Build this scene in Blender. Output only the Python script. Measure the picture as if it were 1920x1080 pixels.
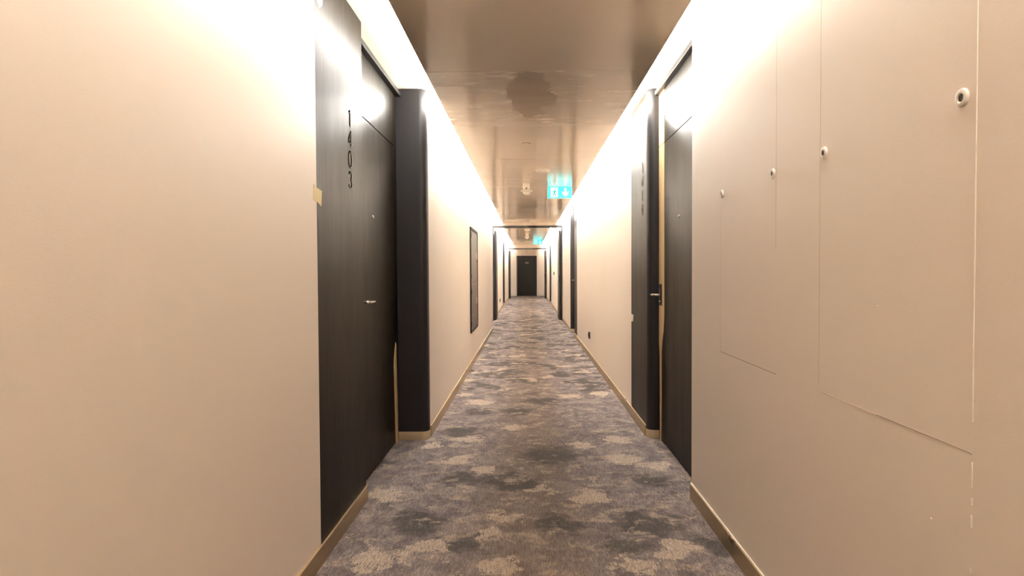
import bpy, bmesh, math, random
from mathutils import Vector, Matrix

random.seed(4)
scene = bpy.context.scene
for o in list(bpy.data.objects):
    bpy.data.objects.remove(o)

# ------------------------------------------------------------------ camera, world, exposure
EYE = 1.22
YAW, PITCH, ROLL = -0.02428, -0.02487, 0.005
cam_data = bpy.data.cameras.new('camera')
cam_data.sensor_width = 36.0
cam_data.lens = 36.0 * 1200.0 / 1920.0
cam_data.clip_start = 0.05
cam_data.clip_end = 200
cam = bpy.data.objects.new('camera', cam_data)
scene.collection.objects.link(cam)
fw = Vector((math.sin(YAW) * math.cos(PITCH), math.cos(YAW) * math.cos(PITCH), math.sin(PITCH)))
r0 = Vector((math.cos(YAW), -math.sin(YAW), 0))
u0 = r0.cross(fw)
rt = math.cos(ROLL) * r0 - math.sin(ROLL) * u0
up = math.sin(ROLL) * r0 + math.cos(ROLL) * u0
cam.matrix_world = Matrix(((rt.x, up.x, -fw.x, 0), (rt.y, up.y, -fw.y, 0), (rt.z, up.z, -fw.z, EYE), (0, 0, 0, 1)))
scene.camera = cam

world = bpy.data.worlds.new('world')
scene.world = world
world.use_nodes = True
world.node_tree.nodes['Background'].inputs[0].default_value = (0.02, 0.018, 0.015, 1)
world.node_tree.nodes['Background'].inputs[1].default_value = 0.3

vs = scene.view_settings
vs.view_transform = 'Standard'
vs.look = 'None'
vs.gamma = 1.0
vs.exposure = 0.2
vs.use_curve_mapping = False

LED_STRENGTH = 300.0
LED_STRENGTH_LEFT = 240.0
LED_STRENGTH_FAR = 1000.0
LED_STRENGTH_END = 190.0
LED_COLOR = (1.0, 0.955, 0.89, 1)
scene.cycles.max_bounces = 16
scene.cycles.diffuse_bounces = 10

# ------------------------------------------------------------------ layout (metres; y runs down the corridor)
XL = -0.870      # left wall face
XB = -0.727      # left boxed-out wall face
XR = 0.875       # right wall face
DL = -0.946      # left door face
DR = 0.960       # right door face
BACK = -3.0
END = 32.5
SOFFIT = 2.545
RAFT = 2.465
RAFT_T = 0.022
RL, RR = -0.632, 0.762
FRAME1, FRAME2 = 16.1, 29.3

# ------------------------------------------------------------------ materials
def new_mat(name):
    m = bpy.data.materials.new(name)
    m.use_nodes = True
    nt = m.node_tree
    return m, nt, nt.nodes['Principled BSDF']

def node(nt, kind, **kw):
    n = nt.nodes.new(kind)
    for k, v in kw.items():
        if k in n.inputs.keys():
            n.inputs[k].default_value = v
        else:
            setattr(n, k, v)
    return n

def coords(nt, scale=(1, 1, 1), world_space=True):
    if world_space:
        g = nt.nodes.new('ShaderNodeNewGeometry'); out = g.outputs['Position']
    else:
        g = nt.nodes.new('ShaderNodeTexCoord'); out = g.outputs['Object']
    mp = nt.nodes.new('ShaderNodeMapping')
    mp.inputs['Scale'].default_value = scale
    nt.links.new(out, mp.inputs['Vector'])
    return mp.outputs['Vector']

def noise(nt, vec, scale, detail=4, rough=0.55, dist=0.0):
    n = nt.nodes.new('ShaderNodeTexNoise')
    n.inputs['Scale'].default_value = scale
    n.inputs['Detail'].default_value = detail
    n.inputs['Roughness'].default_value = rough
    n.inputs['Distortion'].default_value = dist
    nt.links.new(vec, n.inputs['Vector'])
    return n.outputs['Fac']

def ramp(nt, fac, stops):
    r = nt.nodes.new('ShaderNodeValToRGB')
    el = r.color_ramp.elements
    while len(el) < len(stops):
        el.new(0.5)
    for e, (p, c) in zip(el, stops):
        e.position = p
        e.color = (c[0], c[1], c[2], 1) if hasattr(c, '__len__') else (c, c, c, 1)
    nt.links.new(fac, r.inputs['Fac'])
    return r.outputs['Color']

def maprange(nt, val, a, b, c, d):
    n = nt.nodes.new('ShaderNodeMapRange')
    n.interpolation_type = 'SMOOTHSTEP'
    for i, v in zip((1, 2, 3, 4), (a, b, c, d)):
        n.inputs[i].default_value = v
    nt.links.new(val, n.inputs[0])
    return n.outputs[0]

def math_n(nt, op, a, b=None):
    n = nt.nodes.new('ShaderNodeMath'); n.operation = op
    for i, v in enumerate((a, b)):
        if v is None:
            continue
        if isinstance(v, (int, float)):
            n.inputs[i].default_value = v
        else:
            nt.links.new(v, n.inputs[i])
    return n.outputs[0]

def mix(nt, fac, a, b):
    n = nt.nodes.new('ShaderNodeMix'); n.data_type = 'RGBA'
    if isinstance(fac, (int, float)):
        n.inputs['Factor'].default_value = fac
    else:
        nt.links.new(fac, n.inputs['Factor'])
    for sock, v in ((n.inputs[6], a), (n.inputs[7], b)):
        if isinstance(v, tuple):
            sock.default_value = (v[0], v[1], v[2], 1)
        else:
            nt.links.new(v, sock)
    return n.outputs[2]

def bump(nt, bsdf, height, strength, distance):
    b = nt.nodes.new('ShaderNodeBump')
    b.inputs['Strength'].default_value = strength
    b.inputs['Distance'].default_value = distance
    nt.links.new(height, b.inputs['Height'])
    nt.links.new(b.outputs['Normal'], bsdf.inputs['Normal'])

def plain(name, col, rough=0.5, metal=0.0, emit=None, strength=0.0, spec=0.5):
    m, nt, b = new_mat(name)
    v = coords(nt)
    f = noise(nt, v, 35, 3)
    c = ramp(nt, f, [(0.3, tuple(x * 0.94 for x in col)), (0.7, tuple(min(1, x * 1.04) for x in col))])
    nt.links.new(c, b.inputs['Base Color'])
    b.inputs['Roughness'].default_value = rough
    b.inputs['Metallic'].default_value = metal
    b.inputs['Specular IOR Level'].default_value = spec
    if emit:
        b.inputs['Emission Color'].default_value = (*emit, 1)
        b.inputs['Emission Strength'].default_value = strength
    return m

def mat_wall():
    m, nt, b = new_mat('painted_wallcovering')
    v = coords(nt)
    big = noise(nt, v, 0.9, 3)
    c = ramp(nt, big, [(0.3, (0.835, 0.745, 0.645)), (0.7, (0.865, 0.775, 0.675))])
    nt.links.new(c, b.inputs['Base Color'])
    b.inputs['Roughness'].default_value = 0.40
    b.inputs['Specular IOR Level'].default_value = 0.5
    v2 = coords(nt, (1, 1, 2.2))
    fine = noise(nt, v2, 90, 3, 0.6)
    wavy = noise(nt, v, 5, 2)
    h = math_n(nt, 'ADD', math_n(nt, 'MULTIPLY', fine, 0.25), wavy)
    bump(nt, b, h, 0.25, 0.004)
    return m

def mat_soffit():
    m, nt, b = new_mat('painted_plaster_soffit')
    v = coords(nt)
    c = ramp(nt, noise(nt, v, 2.0, 3), [(0.3, (0.50, 0.43, 0.34)), (0.7, (0.54, 0.465, 0.37))])
    nt.links.new(c, b.inputs['Base Color'])
    b.inputs['Roughness'].default_value = 0.7
    bump(nt, b, noise(nt, v, 60, 3), 0.1, 0.002)
    return m

def mat_panel(stained=False):
    m, nt, b = new_mat('lacquered_ceiling_panel' + ('_patched' if stained else ''))
    v = coords(nt)
    base = ramp(nt, noise(nt, v, 1.3, 3), [(0.3, (0.82, 0.71, 0.57)), (0.7, (0.85, 0.74, 0.60))])
    rough = maprange(nt, noise(nt, coords(nt, (1, 3, 1)), 3, 3), 0.3, 0.7, 0.11, 0.17)
    if stained:
        # filler smears dragged crosswise over the panel, and one large trowelled patch
        sm = noise(nt, coords(nt, (1.6, 5.0, 1)), 1.5, 6, 0.6, 0.9)
        smear = maprange(nt, sm, 0.51, 0.56, 0, 1)
        g = nt.nodes.new('ShaderNodeNewGeometry')
        edge = nt.nodes.new('ShaderNodeTexNoise')
        edge.inputs['Scale'].default_value = 9; edge.inputs['Detail'].default_value = 5
        nt.links.new(coords(nt, (1.0, 0.35, 1)), edge.inputs['Vector'])
        off = nt.nodes.new('ShaderNodeVectorMath'); off.operation = 'MULTIPLY_ADD'
        nt.links.new(edge.outputs['Color'], off.inputs[0])
        off.inputs[1].default_value = (0.30, 0.7, 0)
        nt.links.new(g.outputs['Position'], off.inputs[2])
        mp = nt.nodes.new('ShaderNodeMapping')
        mp.vector_type = 'POINT'
        mp.inputs['Location'].default_value = (-0.17 / 0.17, -4.95 / 0.55, 0)
        mp.inputs['Scale'].default_value = (1 / 0.17, 1 / 0.55, 0)
        nt.links.new(off.outputs[0], mp.inputs['Vector'])
        ln = nt.nodes.new('ShaderNodeVectorMath'); ln.operation = 'LENGTH'
        nt.links.new(mp.outputs[0], ln.inputs[0])
        patch = maprange(nt, ln.outputs['Value'], 0.93, 1.05, 1, 0)
        base = mix(nt, math_n(nt, 'MULTIPLY', smear, 0.5), base, (0.90, 0.81, 0.68))
        base = mix(nt, math_n(nt, 'MULTIPLY', patch, 0.95), base, (0.40, 0.30, 0.21))
        rough = math_n(nt, 'ADD', rough, math_n(nt, 'MULTIPLY', smear, 0.12))
        rough = math_n(nt, 'ADD', rough, math_n(nt, 'MULTIPLY', patch, 0.25))
    nt.links.new(base, b.inputs['Base Color'])
    nt.links.new(rough, b.inputs['Roughness'])
    b.inputs['Specular IOR Level'].default_value = 0.6
    bump(nt, b, noise(nt, coords(nt, (0.6, 4, 1)), 2.0, 2), 0.05, 0.01)
    return m

def mat_wood(name, dark, light, rough_a, rough_b, ior):
    m, nt, b = new_mat(name)
    grain = noise(nt, coords(nt, (1, 1, 0.035)), 130, 4, 0.6)
    broad = noise(nt, coords(nt, (1, 1, 0.12)), 6, 3)
    g = math_n(nt, 'ADD', math_n(nt, 'MULTIPLY', grain, 0.65), math_n(nt, 'MULTIPLY', broad, 0.35))
    c = ramp(nt, g, [(0.35, dark), (0.65, light)])
    nt.links.new(c, b.inputs['Base Color'])
    r = maprange(nt, g, 0.35, 0.65, rough_a, rough_b)
    nt.links.new(r, b.inputs['Roughness'])
    b.inputs['Specular IOR Level'].default_value = 0.5
    b.inputs['IOR'].default_value = ior
    bump(nt, b, grain, 0.12, 0.001)
    return m

LIGHT = [(-0.44, 2.82, 0.062), (-0.52, 2.72, 0.044), (-0.68, 2.67, 0.08), (0.66, 2.84, 0.063), (0.6, 2.74, 0.038), (0.44, 2.65, 0.069), (-0.12, 3.14, 0.076), (-0.19, 2.93, 0.059), (-0.12, 2.63, 0.063), (0.33, 3.46, 0.083), (-0.79, 3.48, 0.084), (-0.27, 3.93, 0.071), (-0.46, 4.14, 0.083), (-0.45, 4.64, 0.084), (0.62, 4.15, 0.1), (0.8, 3.99, 0.08), (0.65, 4.63, 0.084), (0.38, 4.48, 0.072), (-0.7, 4.47, 0.063), (-0.46, 5.95, 0.091), (0.4, 6.26, 0.088), (0.72, 6.39, 0.09), (-0.14, 5.01, 0.08), (-0.64, 6.33, 0.063), (0.07, 3.58, 0.057)]
DARK = [(-0.53, 3.09, 0.105), (-0.29, 2.86, 0.086), (-0.11, 3.71, 0.119), (0.15, 4.24, 0.144), (0.15, 3.06, 0.074), (0.57, 3.1, 0.118), (-0.38, 3.75, 0.09), (-0.53, 4.85, 0.107), (0.14, 6.01, 0.121), (0.72, 3.72, 0.089), (0.44, 2.84, 0.068), (-0.43, 5.57, 0.089), (0.82, 2.84, 0.068), (-0.97, 4.06, 0.081), (-0.11, 5.57, 0.112)]

def mat_carpet():
    m, nt, b = new_mat('patterned_carpet')
    g = nt.nodes.new('ShaderNodeNewGeometry')
    warp = nt.nodes.new('ShaderNodeTexNoise')
    warp.inputs['Scale'].default_value = 7.0; warp.inputs['Detail'].default_value = 6; warp.inputs['Roughness'].default_value = 0.68
    nt.links.new(g.outputs['Position'], warp.inputs['Vector'])
    w2 = nt.nodes.new('ShaderNodeVectorMath'); w2.operation = 'MULTIPLY_ADD'
    nt.links.new(warp.outputs['Color'], w2.inputs[0])
    w2.inputs[1].default_value = (0.42, 0.34, 0)
    nt.links.new(g.outputs['Position'], w2.inputs[2])
    w3 = nt.nodes.new('ShaderNodeVectorMath'); w3.operation = 'ADD'
    nt.links.new(w2.outputs[0], w3.inputs[0]); w3.inputs[1].default_value = (-0.21, -0.17, 0)
    wf = nt.nodes.new('ShaderNodeTexNoise')
    wf.inputs['Scale'].default_value = 26; wf.inputs['Detail'].default_value = 4; wf.inputs['Roughness'].default_value = 0.7
    nt.links.new(g.outputs['Position'], wf.inputs['Vector'])
    w4 = nt.nodes.new('ShaderNodeVectorMath'); w4.operation = 'MULTIPLY_ADD'
    nt.links.new(wf.outputs['Color'], w4.inputs[0]); w4.inputs[1].default_value = (0.11, 0.11, 0)
    nt.links.new(w3.outputs[0], w4.inputs[2])
    w5 = nt.nodes.new('ShaderNodeVectorMath'); w5.operation = 'ADD'
    nt.links.new(w4.outputs[0], w5.inputs[0]); w5.inputs[1].default_value = (-0.055, -0.055, 0)
    pos = w5.outputs[0]
    def blobs(lst, soft):
        acc = None
        for (x, y, r) in lst:
            d = nt.nodes.new('ShaderNodeVectorMath'); d.operation = 'DISTANCE'
            nt.links.new(pos, d.inputs[0]); d.inputs[1].default_value = (x, y, 0)
            v = maprange(nt, d.outputs['Value'], r * (1 - soft), r * (1 + soft), 1, 0)
            acc = v if acc is None else math_n(nt, 'MAXIMUM', acc, v)
        return acc
    bl = blobs([(x, y, r * 1.15) for x, y, r in LIGHT], 0.45)
    bd = blobs([(x, y, r * 1.3) for x, y, r in DARK], 0.7)
    # the printed pattern carries on beyond the near stretch of floor
    yy = nt.nodes.new('ShaderNodeSeparateXYZ'); nt.links.new(g.outputs['Position'], yy.inputs[0])
    beyond = maprange(nt, yy.outputs['Y'], 5.6, 7.0, 0, 1)
    before = maprange(nt, yy.outputs['Y'], 1.9, 2.5, 1, 0)
    away = math_n(nt, 'MAXIMUM', beyond, before)
    n1 = noise(nt, coords(nt), 3.4, 7, 0.62, 0.3)
    n2 = noise(nt, coords(nt, (1, 1, 1)), 2.3, 4, 0.55)
    pl = math_n(nt, 'MULTIPLY', maprange(nt, n1, 0.55, 0.63, 0, 0.85), away)
    pd = math_n(nt, 'MULTIPLY', maprange(nt, n2, 0.53, 0.42, 0, 0.9), away)
    sp = noise(nt, coords(nt), 170, 2, 0.8)
    st = noise(nt, coords(nt, (1.0, 0.12, 1)), 150, 3, 0.6)
    tex = math_n(nt, 'ADD', math_n(nt, 'MULTIPLY', sp, 0.65), math_n(nt, 'MULTIPLY', st, 0.35))
    grain = math_n(nt, 'MULTIPLY', math_n(nt, 'SUBTRACT', tex, 0.5), 1.6)
    bl = math_n(nt, 'MAXIMUM', bl, pl)
    bd = math_n(nt, 'MAXIMUM', bd, pd)
    bl = maprange(nt, math_n(nt, 'ADD', bl, grain), 0.30, 0.75, 0, 1)
    bd = maprange(nt, math_n(nt, 'ADD', bd, grain), 0.15, 0.85, 0, 1)
    mid = noise(nt, coords(nt, (1.6, 0.8, 1)), 8, 8, 0.78)
    base = ramp(nt, mid, [(0.30, (0.060, 0.051, 0.052)), (0.5, (0.140, 0.119, 0.118)), (0.70, (0.28, 0.235, 0.215))])
    flecks = maprange(nt, noise(nt, coords(nt, (1.0, 1.3, 1)), 6.5, 8, 0.72, 0.4), 0.515, 0.64, 0, 0.75)
    cloud = maprange(nt, noise(nt, coords(nt, (1.1, 0.9, 1)), 3.6, 6, 0.62, 0.5), 0.47, 0.64, 0, 0.75)
    base = mix(nt, cloud, base, (0.225, 0.188, 0.175))
    lane = maprange(nt, math_n(nt, 'ABSOLUTE', yy.outputs['X']), 0.08, 0.38, 0.45, 0)
    base = mix(nt, lane, base, (0.155, 0.118, 0.088))
    c = mix(nt, math_n(nt, 'MULTIPLY', bd, 0.78), base, (0.042, 0.040, 0.038))
    c = mix(nt, flecks, c, (0.33, 0.265, 0.215))
    c = mix(nt, math_n(nt, 'MULTIPLY', bl, 0.72), c, (0.40, 0.325, 0.26))
    k = ramp(nt, tex, [(0.35, 0.30), (0.5, 0.95), (0.65, 1.95)])
    mul = nt.nodes.new('ShaderNodeMix'); mul.data_type = 'RGBA'; mul.blend_type = 'MULTIPLY'
    mul.inputs['Factor'].default_value = 1.0
    nt.links.new(c, mul.inputs[6]); nt.links.new(k, mul.inputs[7])
    nt.links.new(mul.outputs[2], b.inputs['Base Color'])
    b.inputs['Roughness'].default_value = 0.95
    b.inputs['Specular IOR Level'].default_value = 0.03
    bump(nt, b, tex, 0.6, 0.004)
    return m

def mat_brass(name, col, rough):
    m, nt, b = new_mat(name)
    f = noise(nt, coords(nt, (1, 1, 3)), 6, 2)
    c = ramp(nt, f, [(0.3, tuple(x * 0.92 for x in col)), (0.7, col)])
    nt.links.new(c, b.inputs['Base Color'])
    b.inputs['Metallic'].default_value = 1.0
    nt.links.new(maprange(nt, f, 0.3, 0.7, rough * 0.8, rough * 1.2), b.inputs['Roughness'])
    return m

M = {
    'wall': mat_wall(),
    'soffit': mat_soffit(),
    'panel': mat_panel(False),
    'panel_patched': mat_panel(True),
    'wood': mat_wood('dark_stained_veneer', (0.0040, 0.0026, 0.0011), (0.0080, 0.0054, 0.0026), 0.33, 0.43, 1.15),
    'pilaster': mat_wood('charcoal_laminate', (0.009, 0.0078, 0.0088), (0.0125, 0.011, 0.0122), 0.40, 0.48, 1.33),
    'carpet': mat_carpet(),
    'brass': mat_brass('brushed_brass', (0.56, 0.43, 0.25), 0.34),
    'brass_bright': mat_brass('polished_brass', (0.93, 0.78, 0.54), 0.42),
    'gap': plain('black_shadow_gap', (0.006, 0.005, 0.005), 0.6),
    'digit': plain('black_recessed_numeral', (0.002, 0.002, 0.002), 0.8, spec=0.0),
    'digit_glint': plain('painted_numeral_glint', (0.40, 0.35, 0.30), 0.35, 1.0),
    'steel': plain('satin_steel', (0.68, 0.65, 0.60), 0.25, 1.0),
    'black_plate': plain('black_lock_plate', (0.012, 0.012, 0.013), 0.35),
    'pale_wood': plain('pale_timber_edge', (0.62, 0.44, 0.22), 0.5),
    'tape': plain('masking_tape', (0.72, 0.60, 0.34), 0.7),
    'paper': plain('white_paper_scrap', (0.80, 0.76, 0.66), 0.7),
    'white_plastic': plain('white_plastic', (0.82, 0.77, 0.69), 0.4),
    'caulk': plain('pale_caulk', (0.88, 0.82, 0.72), 0.6),
    'seam': plain('wall_joint', (0.60, 0.50, 0.40), 0.7),
    'seam_dark': plain('open_wall_joint', (0.33, 0.25, 0.18), 0.8),
    'hole': plain('dark_hole', (0.03, 0.022, 0.016), 0.8),
    'metal_dark': plain('dark_bronze_metal', (0.050, 0.038, 0.030), 0.28, 0.5),
    'frame': plain('dark_steel_frame', (0.008, 0.0062, 0.005), 0.45, spec=0.2),
    'end_door': plain('dark_grey_paint', (0.010, 0.0095, 0.0075), 0.5, spec=0.15),
    'grey_sign': plain('grey_door_sign', (0.16, 0.15, 0.15), 0.4),
    'white_trim': plain('white_trim_paint', (0.78, 0.72, 0.62), 0.5),
    'black_plastic': plain('black_plastic', (0.012, 0.011, 0.010), 0.4),
    'cyan': plain('lit_cyan_sign', (0.05, 0.45, 0.45), 0.4, 0, (0.03, 0.80, 0.85), 1.5),
    'cyan_white': plain('lit_white_pictogram', (0.7, 0.8, 0.8), 0.4, 0, (0.55, 0.98, 1.0), 1.15),
    'cyan_dark': plain('teal_pictogram', (0.01, 0.28, 0.25), 0.5, 0, (0.0, 0.30, 0.30), 0.6),
}
def mat_led(name, strength):
    m, nt, b = new_mat(name)
    b.inputs['Base Color'].default_value = (0.9, 0.85, 0.75, 1)
    b.inputs['Emission Color'].default_value = LED_COLOR
    b.inputs['Emission Strength'].default_value = strength
    return m
M['led'] = mat_led('warm_led_diffuser', LED_STRENGTH)
M['led_left'] = mat_led('warm_led_diffuser_near_left', LED_STRENGTH_LEFT)
M['led_end'] = mat_led('warm_led_diffuser_end_run', LED_STRENGTH_END)
M['led_fill'] = mat_led('warm_soffit_fill_glow', LED_STRENGTH * 0.05)
M['led_far'] = mat_led('warm_led_diffuser_long_run', LED_STRENGTH_FAR)

# ------------------------------------------------------------------ mesh helpers
COL = scene.collection
WLOC = {}

def box(bm, x0, x1, y0, y1, z0, z1):
    vs_ = [bm.verts.new(p) for p in ((x0, y0, z0), (x1, y0, z0), (x1, y1, z0), (x0, y1, z0), (x0, y0, z1), (x1, y0, z1), (x1, y1, z1), (x0, y1, z1))]
    for f in ((0, 3, 2, 1), (4, 5, 6, 7), (0, 1, 5, 4), (1, 2, 6, 5), (2, 3, 7, 6), (3, 0, 4, 7)):
        bm.faces.new([vs_[i] for i in f])

def bx(*a, bevel=0.0, seg=2):
    bm = bmesh.new()
    a = list(a)
    for i in (0, 2, 4):
        if a[i] > a[i + 1]:
            a[i], a[i + 1] = a[i + 1], a[i]
    box(bm, *a)
    if bevel:
        bmesh.ops.bevel(bm, geom=list(bm.edges), offset=bevel, segments=seg, affect='EDGES', profile=0.5)
    return bm

def prism(pts, axis, a0, a1):
    """extrude a closed 2-D outline along an axis; pts are the other two coordinates in xyz order"""
    bm = bmesh.new()
    def p3(p, a):
        q = list(p); q.insert(axis, a); return q
    lo = [bm.verts.new(p3(p, a0)) for p in pts]
    hi = [bm.verts.new(p3(p, a1)) for p in pts]
    n = len(pts)
    bm.faces.new(lo); bm.faces.new(hi)
    for i in range(n):
        bm.faces.new((lo[i], lo[(i + 1) % n], hi[(i + 1) % n], hi[i]))
    bmesh.ops.recalc_face_normals(bm, faces=list(bm.faces))
    return bm

def lathe(profile, center, axis, seg=28):
    """profile: list of (radius, offset along axis direction)"""
    bm = bmesh.new()
    ax = Vector(axis).normalized()
    t = Vector((0, 0, 1)) if abs(ax.z) < 0.9 else Vector((1, 0, 0))
    e1 = ax.cross(t).normalized(); e2 = ax.cross(e1)
    rings = []
    for r, h in profile:
        c = Vector(center) + ax * h
        if r < 1e-6:
            rings.append([bm.verts.new(c)])
        else:
            rings.append([bm.verts.new(c + (e1 * math.cos(2 * math.pi * i / seg) + e2 * math.sin(2 * math.pi * i / seg)) * r) for i in range(seg)])
    for a, b_ in zip(rings, rings[1:]):
        for i in range(seg):
            j = (i + 1) % seg
            if len(a) == 1 and len(b_) == 1:
                continue
            if len(a) == 1:
                bm.faces.new((a[0], b_[j], b_[i]))
            elif len(b_) == 1:
                bm.faces.new((a[i], a[j], b_[0]))
            else:
                bm.faces.new((a[i], a[j], b_[j], b_[i]))
    bmesh.ops.recalc_face_normals(bm, faces=list(bm.faces))
    return bm

def tube(points, radius, seg=12):
    bm = bmesh.new()
    pts = [Vector(p) for p in points]
    rings = []
    for i, p in enumerate(pts):
        d = (pts[min(i + 1, len(pts) - 1)] - pts[max(i - 1, 0)]).normalized()
        t = Vector((0, 0, 1)) if abs(d.z) < 0.9 else Vector((1, 0, 0))
        e1 = d.cross(t).normalized(); e2 = d.cross(e1)
        rings.append([bm.verts.new(p + (e1 * math.cos(2 * math.pi * k / seg) + e2 * math.sin(2 * math.pi * k / seg)) * radius) for k in range(seg)])
    for a, b_ in zip(rings, rings[1:]):
        for k in range(seg):
            bm.faces.new((a[k], a[(k + 1) % seg], b_[(k + 1) % seg], b_[k]))
    bm.faces.new(rings[0]); bm.faces.new(rings[-1])
    bmesh.ops.recalc_face_normals(bm, faces=list(bm.faces))
    return bm

def join(*bms):
    out = bms[0]
    for b_ in bms[1:]:
        me = bpy.data.meshes.new('tmp'); b_.to_mesh(me); out.from_mesh(me); bpy.data.meshes.remove(me); b_.free()
    return out

def obj(name, bm, mat, parent=None, smooth=False):
    xs = [v.co for v in bm.verts]
    c = Vector(((min(v.x for v in xs) + max(v.x for v in xs)) / 2, (min(v.y for v in xs) + max(v.y for v in xs)) / 2, min(v.z for v in xs)))
    bmesh.ops.translate(bm, verts=list(bm.verts), vec=-c)
    me = bpy.data.meshes.new(name)
    bm.to_mesh(me); bm.free()
    me.materials.append(M[mat])
    if smooth:
        for p in me.polygons:
            p.use_smooth = True
        me.set_sharp_from_angle(angle=math.radians(35))
    o = bpy.data.objects.new(name, me)
    COL.objects.link(o)
    WLOC[o.name] = c
    if parent:
        o.parent = parent
        o.location = c - WLOC[parent.name]
    else:
        o.location = c
    return o

def empty(name, loc):
    o = bpy.data.objects.new(name, None)
    o.empty_display_size = 0.1
    COL.objects.link(o)
    o.location = loc
    WLOC[o.name] = Vector(loc)
    return o

def tag(o, label, cat, group=None, kind=None):
    o['label'] = label
    o['category'] = cat
    if group:
        o['group'] = group
    if kind:
        o['kind'] = kind
    return o

def struct(name, bm, mat, label, cat):
    return tag(obj(name, bm, mat), label, cat, kind='structure')

# ------------------------------------------------------------------ floor, walls, ceiling
TH = 0.22
XLO, XRO = XL - TH, XR + TH

struct('floor', bx(XLO, XRO, BACK - 0.2, END + 0.2, -0.1, 0.0), 'carpet', 'grey and beige mottled carpet running the length of the corridor', 'floor')
slab = struct('ceiling', bx(XLO, XRO, BACK - 0.2, END + 0.2, SOFFIT + 0.001, SOFFIT + 0.15), 'soffit', 'cream plaster soffit and lacquered beige panels over the corridor', 'ceiling')

# modules: (start, end) gaps left in the walls for the door surrounds
L1 = dict(p0=2.635, p1=3.385, d1=4.63, q1=4.71)
R1 = dict(d0=3.43, d1=4.685, p1=5.42)
R2 = dict(p0=11.35, p1=11.95, d1=13.03, q1=13.11)
L3 = dict(p0=22.5, p1=23.1, d1=24.3, q1=24.38)
R3 = dict(p0=23.6, p1=24.2, d1=25.4, q1=25.48)

def wall(name, side, runs, recess, label):
    """runs: (y0, y1, face x); recess: (y0, y1, back x) behind each door surround"""
    bm = bmesh.new()
    outer = XLO if side < 0 else XRO
    for y0, y1, x in list(runs) + list(recess):
        box(bm, min(x, outer), max(x, outer), y0, y1, 0.0, SOFFIT)
    return struct(name, bm, 'wall', label, 'wall')

BUMP_END = 13.13
wall_left = wall('wall_left', -1,
     [(BACK, L1['p0'], XL), (L1['q1'], BUMP_END, XB), (BUMP_END, L3['p0'], XL), (L3['q1'], END, XL)],
     [(L1['p0'], L1['q1'], DL - 0.06), (L3['p0'], L3['q1'], DL - 0.06)],
     'plain cream wall on the left with a boxed-out stretch past the first door')
wall_right = wall('wall_right', 1,
     [(BACK, R1['d0'], XR), (R1['p1'], R2['p0'], XR), (R2['q1'], R3['p0'], XR), (R3['q1'], END, XR)],
     [(R1['d0'], R1['p1'], DR + 0.06), (R2['p0'], R2['q1'], DR + 0.06), (R3['p0'], R3['q1'], DR + 0.06)],
     'cream wall on the right with patched panel joints and white bushings')
struct('wall_end', bx(XLO, XRO, END, END + 0.2, 0, SOFFIT), 'wall', 'cream end wall around the dark door at the far end', 'wall')
struct('wall_back', bx(XLO, XRO, BACK - 0.2, BACK, 0, SOFFIT), 'wall', 'cream wall closing the corridor behind the viewer', 'wall')

# joints in the right wall: raised or open seams of the patched panels
def vseam(y, z0, z1, w, mat, proud=0.0012):
    obj('wall_joint', bx(XR - proud, XR + 0.002, y - w / 2, y + w / 2, z0, z1), mat, wall_right)
def hseam(z, y0, y1, w, mat, proud=0.0012):
    obj('wall_joint', bx(XR - proud, XR + 0.002, y0, y1, z - w / 2, z + w / 2), mat, wall_right)
vseam(1.274, 0.92, SOFFIT - 0.02, 0.0024, 'caulk', 0.002)
for a, b_ in ((0.84, 0.79), (0.77, 0.755), (0.735, 0.71), (0.63, 0.62)):
    vseam(1.274, b_, a, 0.003, 'caulk', 0.002)
vseam(1.941, 0.88, SOFFIT - 0.02, 0.0020, 'seam', 0.0004)
vseam(2.28, 1.30, SOFFIT - 0.02, 0.0018, 'seam', 0.0004)
vseam(2.92, 0.86, 1.50, 0.0012, 'seam', 0.0003)
hseam(0.855, 2.27, 2.92, 0.0020, 'seam_dark', 0.0005)
hseam(0.857, 1.60, 1.93, 0.0020, 'seam', 0.0005)
hseam(0.857, 1.275, 1.62, 0.0022, 'seam_dark', 0.0005)
for (y, z) in ((1.62, 1.13), (1.40, 0.68), (1.30, 0.52)):
    obj('paint_fleck', lathe([(0.0, 0.002), (0.0022, 0.0012), (0.003, 0.0)], (XR, y, z), (-1, 0, 0), 8), 'caulk', wall_right)

# skirting
def skirting(name, x, side, y0, y1, label, caulk=False):
    t = 0.009
    o = obj(name, bx(x, x - side * t, y0, y1, 0.0, 0.083, bevel=0.0012, seg=1), 'brass')
    tag(o, label, 'baseboard', kind='structure')
    if caulk:
        obj('caulk_line', bx(x, x - side * 0.0045, y0, y1, 0.083, 0.0862), 'caulk', o)
    return o
skirting('baseboard_left', XL, -1, BACK, L1['p1'], 'brass skirting below the near left wall and the number panel 1403')
skirting('baseboard_left', XB, -1, L1['q1'], BUMP_END, 'brass skirting below the boxed-out left wall with the metal cabinet')
skirting('baseboard_left', XL, -1, BUMP_END + 0.01, L3['p1'], 'brass skirting on the left between the fire doors and the far door')
skirting('baseboard_left', XL, -1, L3['q1'], END, 'brass skirting on the left nearest the end door')
skirting('baseboard_right', XR, 1, BACK, 2.8545, 'brass skirting at the bottom right, before the joint', True)
skirting('baseboard_right', XR, 1, 2.8555, R1['d0'], 'short brass skirting piece on the right ending at the first door', True)
skirting('baseboard_right', XR, 1, R1['d1'] + 0.06, R2['p1'], 'brass skirting on the right below number panel 1410 and the socket wall')
skirting('baseboard_right', XR, 1, R2['q1'], R3['p1'], 'brass skirting on the right past the second door')
skirting('baseboard_right', XR, 1, R3['q1'], END, 'brass skirting on the right nearest the end door')
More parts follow.
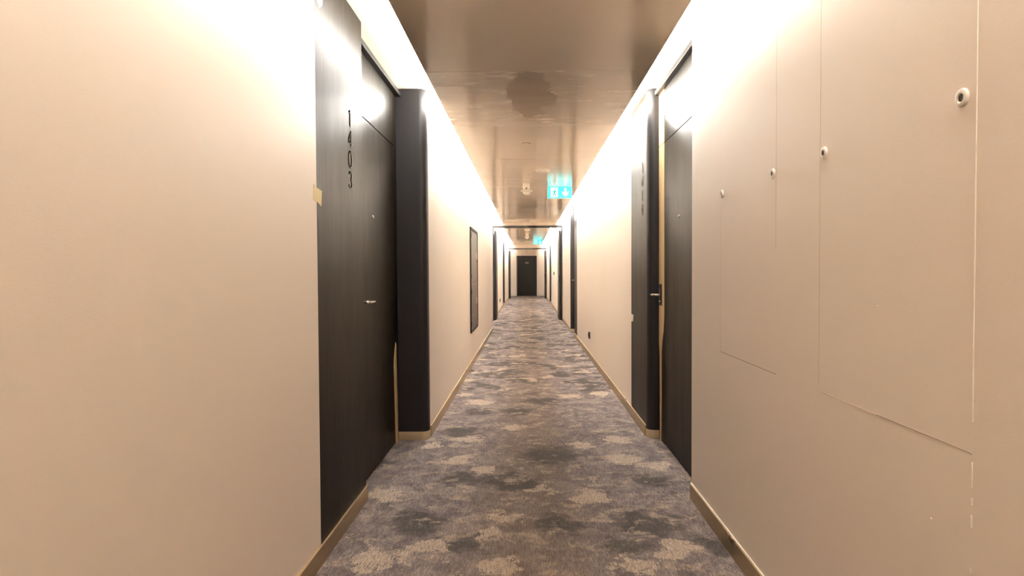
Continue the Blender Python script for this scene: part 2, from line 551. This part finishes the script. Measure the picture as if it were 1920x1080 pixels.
for x0, x1, w in ((XL, -0.54, 'left'), (0.465, XR, 'right')):
    tag(obj('baseboard_end', bx(x0 + 0.01, x1 - 0.01, END - 0.012, END, 0, 0.09, bevel=0.002), 'white_trim'),
        'white skirting on the end wall %s of the dark door' % w, 'baseboard', kind='structure')

# suspended lacquered ceiling panels (a raft with open edges for the cove light)
SEAMS = [BACK + 0.02, -2.25, -0.70, 0.87, 2.43, 3.998, 5.489, 7.069, 8.626, 9.378, 10.93, 12.48, 14.03, 15.35, FRAME1 - 0.09]
for a, b_ in zip(SEAMS, SEAMS[1:]):
    dz = random.uniform(-0.0006, 0.0006)
    obj('ceiling_panel', bx(RL, RR, a + 0.0015, b_ - 0.0015, RAFT + dz, RAFT + RAFT_T, bevel=0.001, seg=1), 'panel_patched' if abs(a - 3.998) < 0.01 else 'panel', slab)
SE2 = [FRAME1 + 0.09, 17.8, 19.35, 20.9, 22.45, 24.0, 25.55, 27.1, FRAME2 - 0.09]
for a, b_ in zip(SE2, SE2[1:]):
    obj('ceiling_panel', bx(-0.66, 0.66, a + 0.002, b_ - 0.002, RAFT, RAFT + RAFT_T, bevel=0.001, seg=1), 'panel', slab)
obj('ceiling_panel', bx(-0.60, 0.60, FRAME2 + 0.09, END - 0.05, RAFT, RAFT + RAFT_T, bevel=0.001, seg=1), 'panel', slab)
# hangers that carry the panels from the slab above
for y in [BACK + 0.8 + 1.55 * i for i in range(22)]:
    if abs(y - FRAME1) < 0.2 or abs(y - FRAME2) < 0.2 or y > END - 0.2:
        continue
    for x in (-0.3, 0.4):
        obj('panel_hanger', bx(x - 0.01, x + 0.01, y - 0.01, y + 0.01, RAFT + RAFT_T, SOFFIT + 0.001), 'white_trim', slab)

# cove light strips fixed to the raft edges
def led(x, side, y0, y1, label):
    # slanted diffuser facing the wall and a little downwards, added faint glow strip on top to fill the dark soffit band
    o = tag(empty('led_strip', (x, (y0 + y1) / 2, RAFT)), label, 'light', 'cove light strips along the ceiling edge')
    m = ('led_left' if side < 0 else 'led') if y0 < 4 else ('led_far' if y0 < FRAME2 else 'led_end')
    obj('diffuser', prism([(x + side * 0.001, RAFT + 0.001), (x + side * 0.007, RAFT + 0.019), (x + side * 0.001, RAFT + 0.019)], 1, y0, y1), m, o)
    obj('soffit_fill_glow', bx(x + side * 0.001, x + side * 0.0075, y0, y1, RAFT + 0.0192, RAFT + 0.0215), 'led_fill', o)
led(RL, -1, BACK + 0.05, 4.6, 'warm cove light strip along the near left ceiling edge, above door 1403')
led(RL, -1, 4.62, FRAME1 - 0.1, 'warm cove light strip along the left ceiling edge, above the metal cabinet')
led(RR, 1, BACK + 0.05, 4.6, 'warm cove light strip along the near right ceiling edge, above door 1410')
led(RR, 1, 4.62, FRAME1 - 0.1, 'warm cove light strip along the right ceiling edge, past door 1410')
led(-0.66, -1, FRAME1 + 0.1, FRAME2 - 0.1, 'warm cove light strip on the left between the two fire door frames')
led(0.66, 1, FRAME1 + 0.1, FRAME2 - 0.1, 'warm cove light strip on the right between the two fire door frames')
led(-0.60, -1, FRAME2 + 0.1, END - 0.06, 'warm cove light strip on the left just before the end wall')
led(0.60, 1, FRAME2 + 0.1, END - 0.06, 'warm cove light strip on the right just before the end wall')

# ------------------------------------------------------------------ door surrounds
def arc(cx, cy, rx, ry, a0, a1, n=14):
    return [(cx + rx * math.cos(math.radians(a0 + (a1 - a0) * i / n)), cy + ry * math.sin(math.radians(a0 + (a1 - a0) * i / n))) for i in range(n + 1)]

GLYPH = {   # strokes in a cell 0.6 wide and 1 high; breaks as in stencil numerals
    '1': [[(0.16, 0.84), (0.33, 0.98)], [(0.33, 1.0), (0.33, 0.0)]],
    '4': [[(0.44, 0.0), (0.44, 0.20)], [(0.44, 0.34), (0.44, 1.0), (0.06, 0.38)], [(0.02, 0.27), (0.60, 0.27)]],
    '0': [arc(0.3, 0.5, 0.24, 0.5, 100, 440, 30)],
    '3': [arc(0.28, 0.77, 0.21, 0.22, 155, -72, 18), arc(0.28, 0.25, 0.25, 0.25, 78, -155, 20)],
}

def ribbon(bm, pts, w, place, d0, d1):
    n = len(pts)
    left, right = [], []
    for i, p in enumerate(pts):
        a = Vector(pts[max(i - 1, 0)]); b_ = Vector(pts[min(i + 1, n - 1)])
        d = (b_ - a).normalized(); nrm = Vector((-d.y, d.x)) * w / 2
        left.append(Vector(p) + nrm); right.append(Vector(p) - nrm)
    def ring(d):
        return [bm.verts.new(place(q, d)) for q in left], [bm.verts.new(place(q, d)) for q in right]
    l0, r0_ = ring(d0); l1, r1 = ring(d1)
    for i in range(n - 1):
        bm.faces.new((l1[i], l1[i + 1], r1[i + 1], r1[i]))
        bm.faces.new((l0[i], l0[i + 1], l1[i + 1], l1[i]))
        bm.faces.new((r0_[i], r0_[i + 1], r1[i + 1], r1[i]))
        bm.faces.new((l0[i], l0[i + 1], r0_[i + 1], r0_[i]))
    for i in (0, n - 1):
        bm.faces.new((l0[i], r0_[i], r1[i], l1[i]))

def numerals(text, side, x, yc, ztop, h, pitch, parent):
    for i, ch in enumerate(text):
        zb = ztop - h - i * pitch
        def place(q, d, zb=zb):
            u = (q[0] - 0.3) * h * 1.45
            y = yc + u if side < 0 else yc - u
            return (x - side * d, y, zb + q[1] * h)
        bm = bmesh.new()
        for st in GLYPH[ch]:
            ribbon(bm, st, 0.115, place, -0.001, 0.0016)
        bmesh.ops.recalc_face_normals(bm, faces=list(bm.faces))
        dgt = obj('numeral', bm, 'digit', parent)
        bm = bmesh.new()
        for st in GLYPH[ch]:
            sh = [(p[0] + 0.045, p[1] - 0.03) for p in st]
            ribbon(bm, sh, 0.016, place, -0.001, 0.0022)  # thin bright offset strokes drawn as the highlight on each numeral
        bmesh.ops.recalc_face_normals(bm, faces=list(bm.faces))
        obj('numeral_glint', bm, 'digit_glint', dgt)

def pilaster_outline(side, xd, xf, y0, y1, r):
    """plan outline: front at y0 facing the viewer, rounded into the wall face xf"""
    pts = [(xd, y0)]
    cx, cy = xf + side * r, y0 + r
    for i in range(11):
        a = math.radians(-90 + (-side) * 90 * i / 10)
        pts.append((cx + r * math.cos(a), cy + r * math.sin(a)))
    pts += [(xf, y1), (xd, y1)]
    return pts

def lever(parent, xd, side, y, z, direction, long_plate):
    """direction: +1 lever points away from the viewer, -1 towards"""
    s = -side
    if long_plate:
        pl = obj('lock_plate', bx(xd, xd + s * 0.012, y - 0.024, y + 0.024, z - 0.075, z + 0.078, bevel=0.004), 'black_plate', parent)
        obj('lock_cylinder', lathe([(0.0, 0.018), (0.008, 0.018), (0.009, 0.010)], (xd, y, z - 0.048), (s, 0, 0), 16), 'steel', pl, True)
        obj('card_slot', bx(xd + s * 0.012, xd + s * 0.0145, y - 0.012, y + 0.012, z + 0.052, z + 0.068, bevel=0.001, seg=1), 'steel', pl)
    else:
        obj('rose', lathe([(0.0, 0.009), (0.022, 0.009), (0.025, 0.006), (0.025, 0.0)], (xd, y, z), (s, 0, 0), 24), 'steel', parent, True)
    pts = [(xd + s * 0.006, y, z), (xd + s * 0.040, y, z)]
    for i in range(1, 6):
        a = math.radians(90 * i / 5)
        pts.append((xd + s * (0.040 + 0.014 * math.sin(a)), y + direction * 0.014 * (1 - math.cos(a)), z))
    pts.append((xd + s * 0.0545, y + direction * 0.07, z - 0.001))
    pts.append((xd + s * 0.0545, y + direction * 0.125, z - 0.001))
    obj('lever_handle', tube(pts, 0.0088, 14), 'steel', parent, True)

def peephole(parent, xd, side, y, z):
    o = obj('peephole', lathe([(0.0055, 0.0005), (0.006, 0.005), (0.011, 0.006), (0.0125, 0.003), (0.0125, 0.0)], (xd, y, z), (-side, 0, 0), 20), 'steel', parent, True)
    obj('peephole_lens', lathe([(0.0, 0.003), (0.0058, 0.0015)], (xd, y, z), (-side, 0, 0), 16), 'hole', o)

GROOVE = 2.120
def leaf_and_head(root, side, xd, y0, y1, leaf0, leaf1, top=SOFFIT):
    """door leaf to the floor, a fixed panel above the groove, side fillers and the head of the frame"""
    back = xd + side * 0.045
    if leaf0 - y0 > 0.006:
        obj('jamb_panel', bx(xd, back, y0, leaf0 - 0.002, 0, top - 0.002), 'wood', root)
    if y1 - leaf1 > 0.006:
        obj('jamb_panel', bx(xd, back, leaf1 + 0.002, y1, 0, top - 0.002), 'wood', root)
    leaf = obj('door_leaf', bx(xd, back, leaf0, leaf1, 0.006, GROOVE - 0.003, bevel=0.0012, seg=1), 'wood', root)
    obj('overhead_panel', bx(xd, back, leaf0, leaf1, GROOVE + 0.002, top - 0.002, bevel=0.0012, seg=1), 'wood', root)
    obj('shadow_gap', bx(xd + side * 0.008, back - side * 0.003, y0, y1, 0.0, top - 0.004), 'gap', root)
    obj('frame_head', bx(xd, xd - side * 0.036, y0 + 0.002, y1 - 0.002, 2.487, 2.519, bevel=0.002, seg=1), 'frame', root)
    obj('frame_head_strip', bx(xd, xd - side * 0.018, y0 + 0.002, y1 - 0.002, 2.520, 2.5425), 'soffit', root)
    return leaf

def module_b(name, side, xw, xd, xf, d, label, number=None, digit=None, leaf_in=0.10):
    """number panel flush with the wall, then the recessed door, then a rounded pilaster"""
    root = tag(empty(name, (xd, (d['p0'] + d['d1']) / 2, 0)), label, 'door', kind='structure')
    back = xd + side * 0.05
    panel = obj('number_panel', bx(xw, back, d['p0'] + 0.002, d['p1'], 0.0, SOFFIT - 0.004, bevel=0.002, seg=2), 'wood', root)
    if number:
        numerals(number, side, xw, *digit, panel)
    leaf = leaf_and_head(root, side, xd, d['p1'] + 0.001, d['d1'] - 0.001, d['p1'] + 0.06, d['d1'] - leaf_in)
    pil = obj('pilaster', prism(pilaster_outline(side, back, xf, d['d1'], d['q1'] - 0.001, 0.055), 2, 0.058, SOFFIT - 0.002), 'pilaster', root, True)
    obj('pilaster_foot', prism(pilaster_outline(side, back, xf - side * 0.002, d['d1'] - 0.003, d['q1'] - 0.001, 0.055), 2, 0.0, 0.058), 'brass_bright', pil, True)
    return root, leaf, panel

d1, leaf1, panel1 = module_b('door_1', -1, XL, DL, XB, L1, 'dark veneered door on the left with number 1403 and rounded charcoal pilaster', '1403', (3.143, 2.017, 0.076, 0.1005))
lever(leaf1, DL, -1, 3.575, 1.053, 1, False)
peephole(leaf1, DL, -1, 3.907, 1.561)
# pale edge exposed where the dark lipping has come off, low down beside the pilaster
pts = [(4.600, 0.0), (4.520, 0.0), (4.500, 0.35), (4.480, 0.56), (4.500, 0.63), (4.545, 0.72), (4.560, 0.70), (4.575, 0.40)]
obj('exposed_edge', prism(pts, 0, DL, DL + 0.004), 'pale_wood', d1)

# right-hand door: near wall corner, door, pilaster, then the number panel
d2 = tag(empty('door_2', (DR, 4.4, 0)), 'dark veneered door on the right with number 1410 and black lever lock', 'door', kind='structure')
leaf2 = leaf_and_head(d2, 1, DR, R1['d0'] + 0.001, R1['d1'] - 0.001, R1['d0'] + 0.05, 4.512)
back2 = DR + 0.05
pil2 = obj('pilaster', prism(pilaster_outline(1, back2, XR, R1['d1'], R1['d1'] + 0.058, 0.055), 2, 0.058, SOFFIT - 0.002), 'pilaster', d2, True)
obj('pilaster_foot', prism(pilaster_outline(1, back2, XR - 0.002, R1['d1'] - 0.003, R1['d1'] + 0.058, 0.055), 2, 0.0, 0.058), 'brass_bright', pil2, True)
panel2 = obj('number_panel', bx(XR, back2, R1['d1'] + 0.0585, R1['p1'] - 0.002, 0.0, SOFFIT - 0.004, bevel=0.0015), 'wood', d2)
numerals('1410', 1, XR, 4.898, 2.044, 0.078, 0.1055, panel2)
S = [(4.684, SOFFIT - 0.06), (4.684, 0.70), (4.650, 0.55), (4.640, 0.0), (4.605, 0.0), (4.600, 0.40), (4.598, 0.66), (4.570, 0.72), (4.535, 0.79), (4.515, 0.90), (4.513, 1.2), (4.513, GROOVE - 0.004)]
obj('exposed_edge', prism([(4.682, 0.70), (4.655, 0.60), (4.640, 0.0), (4.608, 0.0), (4.603, 0.40), (4.600, 0.64), (4.575, 0.72), (4.535, 0.79), (4.516, 0.90), (4.514, 1.2), (4.514, GROOVE - 0.003), (4.682, GROOVE - 0.003)], 0, DR, DR - 0.004), 'pale_wood', d2)
obj('exposed_edge', prism([(4.682, GROOVE + 0.003), (4.514, GROOVE + 0.003), (4.514, 2.486), (4.682, 2.486)], 0, DR, DR - 0.004), 'pale_wood', d2)
lever(leaf2, DR - 0.004, 1, 4.60, 1.052, 1, True)
peephole(leaf2, DR, 1, 4.074, 1.569)
obj('edge_filler', bx(XR + 0.002, DR, R1['d0'] + 0.0005, R1['d0'] + 0.004, 0.0, SOFFIT - 0.004), 'caulk', d2)

d3, leaf3, panel3 = module_b('door_3', 1, XR, DR, XR, R2, 'dark recessed door on the right, second from the viewer, before the fire frame')
lever(leaf3, DR, 1, 12.85, 1.05, 1, False)
peephole(leaf3, DR, 1, 12.45, 1.56)
d4, leaf4, panel4 = module_b('door_4', -1, XL, DL, XL, L3, 'dark recessed door on the left between the two fire door frames')
lever(leaf4, DL, -1, 23.25, 1.05, 1, False)
d5, leaf5, panel5 = module_b('door_5', 1, XR, DR, XR, R3, 'dark recessed door on the right between the two fire door frames')
lever(leaf5, DR, 1, 24.35, 1.05, 1, False)

# fire door frames with both leaves standing open along the walls
def fire_frame(name, y, label, leaf_len, head_z):
    root = tag(empty(name, (0, y, 0)), label, 'door', kind='structure')
    obj('header', bx(XL, XR, y - 0.05, y + 0.05, head_z, head_z + 0.055, bevel=0.003), 'frame', root)
    obj('bulkhead', bx(XL, XR, y - 0.085, y + 0.085, head_z + 0.056, SOFFIT), 'wall', root)
    for s, x in ((-1, XL), (1, XR)):
        obj('jamb', bx(x, x - s * 0.028, y - 0.05, y + 0.05, 0.0, head_z, bevel=0.003), 'frame', root)
        lf = obj('open_leaf', bx(x - s * 0.030, x - s * 0.078, y + 0.06, y + 0.06 + leaf_len, 0.01, head_z - 0.06, bevel=0.003), 'frame', root)
        xf = x - s * 0.078
        if s > 0:
            lever(lf, xf, s, y + 0.13, 1.05, -1, True)
    return root
fire_frame('door_6', FRAME1, 'dark steel fire door frame halfway along, leaves folded open', 0.80, 2.325)
fire_frame('door_7', FRAME2, 'dark steel fire door frame farthest away, just before the end door', 0.80, 2.255)

# end door
ed = tag(empty('door_8', (-0.037, END, 0)), 'plain dark grey door closing the far end of the corridor', 'door', kind='structure')
obj('door_frame', join(bx(-0.545, -0.505, END - 0.03, END, 0, 2.04), bx(0.43, 0.47, END - 0.03, END, 0, 2.04), bx(-0.505, 0.43, END - 0.03, END, 2.0, 2.04)), 'frame', ed)
el = obj('door_leaf', bx(-0.502, 0.427, END - 0.02, END, 0.006, 1.997, bevel=0.002, seg=1), 'end_door', ed)
obj('door_sign', bx(-0.115, 0.065, END - 0.024, END - 0.02, 1.63, 1.73, bevel=0.001, seg=1), 'grey_sign', el)
obj('rose', lathe([(0.0, 0.008), (0.025, 0.008), (0.025, 0.0)], (-0.40, END - 0.02, 1.03), (0, -1, 0), 16), 'black_plate', el, True)
obj('lever_handle', tube([(-0.40, END - 0.02, 1.03), (-0.40, END - 0.065, 1.03), (-0.385, END - 0.075, 1.03), (-0.28, END - 0.075, 1.03)], 0.009, 10), 'black_plate', el, True)
dome = obj('wall_detector', lathe([(0.0, 0.055), (0.03, 0.05), (0.05, 0.035), (0.06, 0.015), (0.06, 0.0)], (-0.022, END, 2.275), (0, -1, 0), 20), 'white_plastic', None, True)
tag(dome, 'small white dome on the end wall above the dark door', 'detector')

# ------------------------------------------------------------------ metal cabinet in the boxed-out wall
cx = XB
cab = tag(empty('wall_cabinet', (cx, 8.60, 0.445)), 'dark bronze metal cabinet with two stacked doors set in left wall', 'cabinet')
Y0, Y1, Z0, Z1, ZM = 8.07, 9.15, 0.445, 1.795, 1.068
fr = obj('cabinet_frame', join(bx(cx, cx + 0.018, Y0, Y1, Z0, Z0 + 0.032, bevel=0.002), bx(cx, cx + 0.018, Y0, Y1, Z1 - 0.032, Z1, bevel=0.002),
     bx(cx, cx + 0.018, Y0, Y0 + 0.032, Z0 + 0.032, Z1 - 0.032), bx(cx, cx + 0.018, Y1 - 0.032, Y1, Z0 + 0.032, Z1 - 0.032)), 'frame', cab)
for za, zb, lz in ((Z0 + 0.034, ZM - 0.006, 0.79), (ZM + 0.006, Z1 - 0.034, 1.41)):
    dr = obj('cabinet_door', bx(cx + 0.001, cx + 0.012, Y0 + 0.036, Y1 - 0.036, za, zb, bevel=0.002, seg=1), 'metal_dark', cab)
    obj('lock', lathe([(0.0, 0.008), (0.012, 0.007), (0.015, 0.0)], (cx + 0.012, Y1 - 0.15, lz - 0.03), (1, 0, 0), 14), 'steel', dr, True)
    obj('sticker', bx(cx + 0.012, cx + 0.0128, Y1 - 0.20, Y1 - 0.11, lz, lz + 0.08), 'white_plastic', dr)
obj('rail', bx(cx + 0.001, cx + 0.016, Y0 + 0.034, Y1 - 0.034, ZM - 0.0045, ZM + 0.0045), 'steel', cab)
for hz in (Z1 - 0.10, ZM + 0.10, ZM - 0.10, Z0 + 0.12):
    obj('hinge', bx(cx + 0.012, cx + 0.022, Y0 + 0.02, Y0 + 0.045, hz - 0.03, hz + 0.03, bevel=0.002, seg=1), 'black_plastic', cab)

# ------------------------------------------------------------------ small things on the walls
for (y, lab) in ((2.90, 'smallest white bushing on the right wall, closest to the door'), (2.307, 'white bushing on the right wall, second from the door'),
                 (1.913, 'white bushing on the right wall, third from the door'), (1.314, 'largest white bushing with dark hole, nearest the viewer')):
    c0 = (XR, y, 1.565)
    b_ = tag(empty('wall_bushing', c0), lab, 'bushing', 'white bushings in a row on the right wall')
    obj('ring', lathe([(0.0080, 0.003), (0.0082, 0.0052), (0.0102, 0.0068), (0.0135, 0.0070), (0.0172, 0.0055), (0.0188, 0.002), (0.0188, 0.0)], c0, (-1, 0, 0), 28), 'white_plastic', b_, True)
    obj('hole', lathe([(0.0, 0.0036), (0.0082, 0.0042)], c0, (-1, 0, 0), 20), 'hole', b_)

def socket(x, side, y, z, label):
    r_ = tag(empty('wall_socket', (x, y, z - 0.045)), label, 'socket')
    obj('box', bx(x, x - side * 0.022, y - 0.042, y + 0.042, z - 0.048, z + 0.048, bevel=0.004), 'black_plastic', r_)
    obj('insert', lathe([(0.0, 0.002), (0.018, 0.002), (0.021, 0.004), (0.023, 0.0)], (x - side * 0.022, y, z), (-side, 0, 0), 20), 'frame', r_, True)
socket(XR, 1, 9.006, 0.331, 'small black socket low on the right wall past number 1410')
socket(XL, -1, 19.96, 0.342, 'small dark socket low on the far left wall past the fire frame')
socket(XR, 1, 20.9, 1.17, 'small dark switch on the far right wall past the fire frame')

# masking tape and paper scraps
def scrap(name, mat, x, side, pts, label, cat, t=0.0006, lift=0.0004):
    bm = prism(pts, 0, x - side * lift, x - side * (lift + t))
    tag(obj(name, bm, mat), label, cat)
scrap('tape_piece', 'tape', XL, -1, [(2.595, 1.585), (2.64, 1.572), (2.700, 1.567), (2.690, 1.500), (2.645, 1.513), (2.592, 1.520)], 'torn piece of yellowish masking tape at the edge of number panel 1403', 'tape', lift=0.0006)
scrap('paper_scrap', 'paper', XL, -1, [(2.645, 2.41), (2.745, 2.41), (2.735, 2.36), (2.70, 2.335), (2.665, 2.355)], 'white paper scrap at the very top of the left number panel', 'paper')
scrap('paper_scrap', 'paper', XR, 1, [(5.33, 2.165), (5.425, 2.175), (5.42, 2.13), (5.35, 2.125)], 'pale scrap on the upper edge of number panel 1410', 'paper')
scrap('paper_scrap', 'paper', XR, 1, [(5.31, 0.86), (5.425, 0.865), (5.43, 0.80), (5.33, 0.805)], 'pale scrap low on the edge of number panel 1410', 'paper')

# ------------------------------------------------------------------ things on the ceiling
def disc_detector(x, y, r, label):
    o = tag(empty('smoke_detector', (x, y, RAFT)), label, 'detector')
    obj('base', lathe([(0.0, 0.0), (r, 0.0), (r, 0.012), (r * 0.96, 0.014)], (x, y, RAFT), (0, 0, -1), 32), 'white_plastic', o, True)
    obj('cover', lathe([(r * 0.92, 0.014), (r * 0.9, 0.024), (r * 0.78, 0.034), (r * 0.4, 0.038), (0.0, 0.038)], (x, y, RAFT), (0, 0, -1), 32), 'white_plastic', o, True)
disc_detector(0.185, 7.83, 0.095, 'flat round white detector on the ceiling beside the nearer exit sign')
disc_detector(0.0, 18.7, 0.09, 'flat white detector on the ceiling just past the halfway fire frame')
disc_detector(-0.01, 26.0, 0.09, 'flat white detector on the ceiling close to the farthest fire frame')

def sensor(x, y, label):
    o = tag(empty('ceiling_sensor', (x, y, RAFT)), label, 'sensor')
    obj('neck', lathe([(0.0, 0.0), (0.050, 0.0), (0.050, 0.085), (0.046, 0.095)], (x, y, RAFT), (0, 0, -1), 28), 'white_plastic', o, True)
    obj('flange', lathe([(0.046, 0.093), (0.075, 0.099), (0.085, 0.106), (0.083, 0.115), (0.055, 0.122)], (x, y, RAFT), (0, 0, -1), 32), 'white_plastic', o, True)
    dm = obj('dome', lathe([(0.052, 0.120), (0.052, 0.138), (0.040, 0.156), (0.02, 0.166), (0.0, 0.168)], (x, y, RAFT), (0, 0, -1), 28), 'white_plastic', o, True)
    obj('lens', lathe([(0.0, 0.004), (0.010, 0.002), (0.012, 0.0)], (x, y - 0.0505, RAFT - 0.080), (0, -1, 0), 14), 'hole', o, True)
sensor(-0.01, 9.0, 'white sensor hanging from the ceiling left of the nearer exit sign')
sensor(-0.01, 21.0, 'white sensor hanging from the ceiling left of the farther exit sign')
o = tag(empty('sprinkler_cover', (-0.005, 6.236, RAFT)), 'small flush sprinkler cover in the ceiling before the detector', 'sprinkler')
obj('plate', lathe([(0.0, 0.004), (0.034, 0.004), (0.036, 0.0025), (0.036, 0.0)], (-0.005, 6.236, RAFT), (0, 0, -1), 24), 'panel', o, True)
obj('rim', lathe([(0.036, 0.0), (0.036, 0.002), (0.040, 0.002), (0.040, 0.0)], (-0.005, 6.236, RAFT), (0, 0, -1), 24), 'gap', o, True)

def exit_sign(xc, y, label):
    w, h, t = 0.352, 0.165, 0.03
    z1 = RAFT - 0.004; z0 = z1 - h
    root = tag(empty('exit_sign', (xc, y, z0)), label, 'sign', 'lit exit signs hanging from the ceiling')
    obj('housing', bx(xc - w / 2 - 0.006, xc + w / 2 + 0.006, y + 0.002, y + t, z0 - 0.004, RAFT, bevel=0.002, seg=1), 'white_plastic', root)
    face = obj('lit_face', bx(xc - w / 2, xc + w / 2, y - 0.003, y + 0.002, z0, z1, bevel=0.001, seg=1), 'cyan', root)
    # pictogram: doorway with running figure on the left half, downward arrow on the right half
    x0 = xc - w / 2
    def poly(pts, nm, mat, d0, d1):
        q = [(x0 + a * h, z0 + b_ * h) for a, b_ in pts]
        return obj(nm, prism(q, 1, y - d1, y - d0), mat, face)
    poly([(0.26, 0.08), (0.90, 0.08), (0.90, 0.94), (0.26, 0.94)], 'doorway', 'cyan_white', 0.003, 0.0045)
    def limb(pts, wd, nm):
        bm = bmesh.new()
        ribbon(bm, pts, wd, lambda q, d: (x0 + q[0] * h, y - d, z0 + q[1] * h), 0.0045, 0.006)
        bmesh.ops.recalc_face_normals(bm, faces=list(bm.faces))
        return bm
    fig = join(limb([(0.63, 0.68), (0.57, 0.44)], 0.13, ''), limb([(0.57, 0.46), (0.68, 0.32), (0.66, 0.14)], 0.075, ''),
               limb([(0.56, 0.46), (0.50, 0.28), (0.36, 0.24)], 0.075, ''), limb([(0.62, 0.66), (0.76, 0.56), (0.80, 0.64)], 0.055, ''),
               limb([(0.60, 0.67), (0.46, 0.60), (0.42, 0.48)], 0.055, ''),
               prism([(x0 + (0.67 + 0.06 * math.cos(a)) * h, z0 + (0.80 + 0.06 * math.sin(a)) * h) for a in [i * math.pi / 6 for i in range(12)]], 1, y - 0.006, y - 0.0045))
    obj('running_figure', fig, 'cyan_dark', face)
    ax = 1.56
    poly([(ax - 0.10, 0.90), (ax + 0.10, 0.90), (ax + 0.10, 0.46), (ax + 0.27, 0.62), (ax + 0.27, 0.40), (ax, 0.12), (ax - 0.27, 0.40), (ax - 0.27, 0.62), (ax - 0.10, 0.46)], 'arrow', 'cyan_white', 0.003, 0.0045)
exit_sign(0.478, 9.40, 'glowing cyan exit sign with running figure and arrow, nearer of two')
exit_sign(0.41, 25.0, 'glowing cyan exit sign beyond the halfway fire frame, smaller of two')
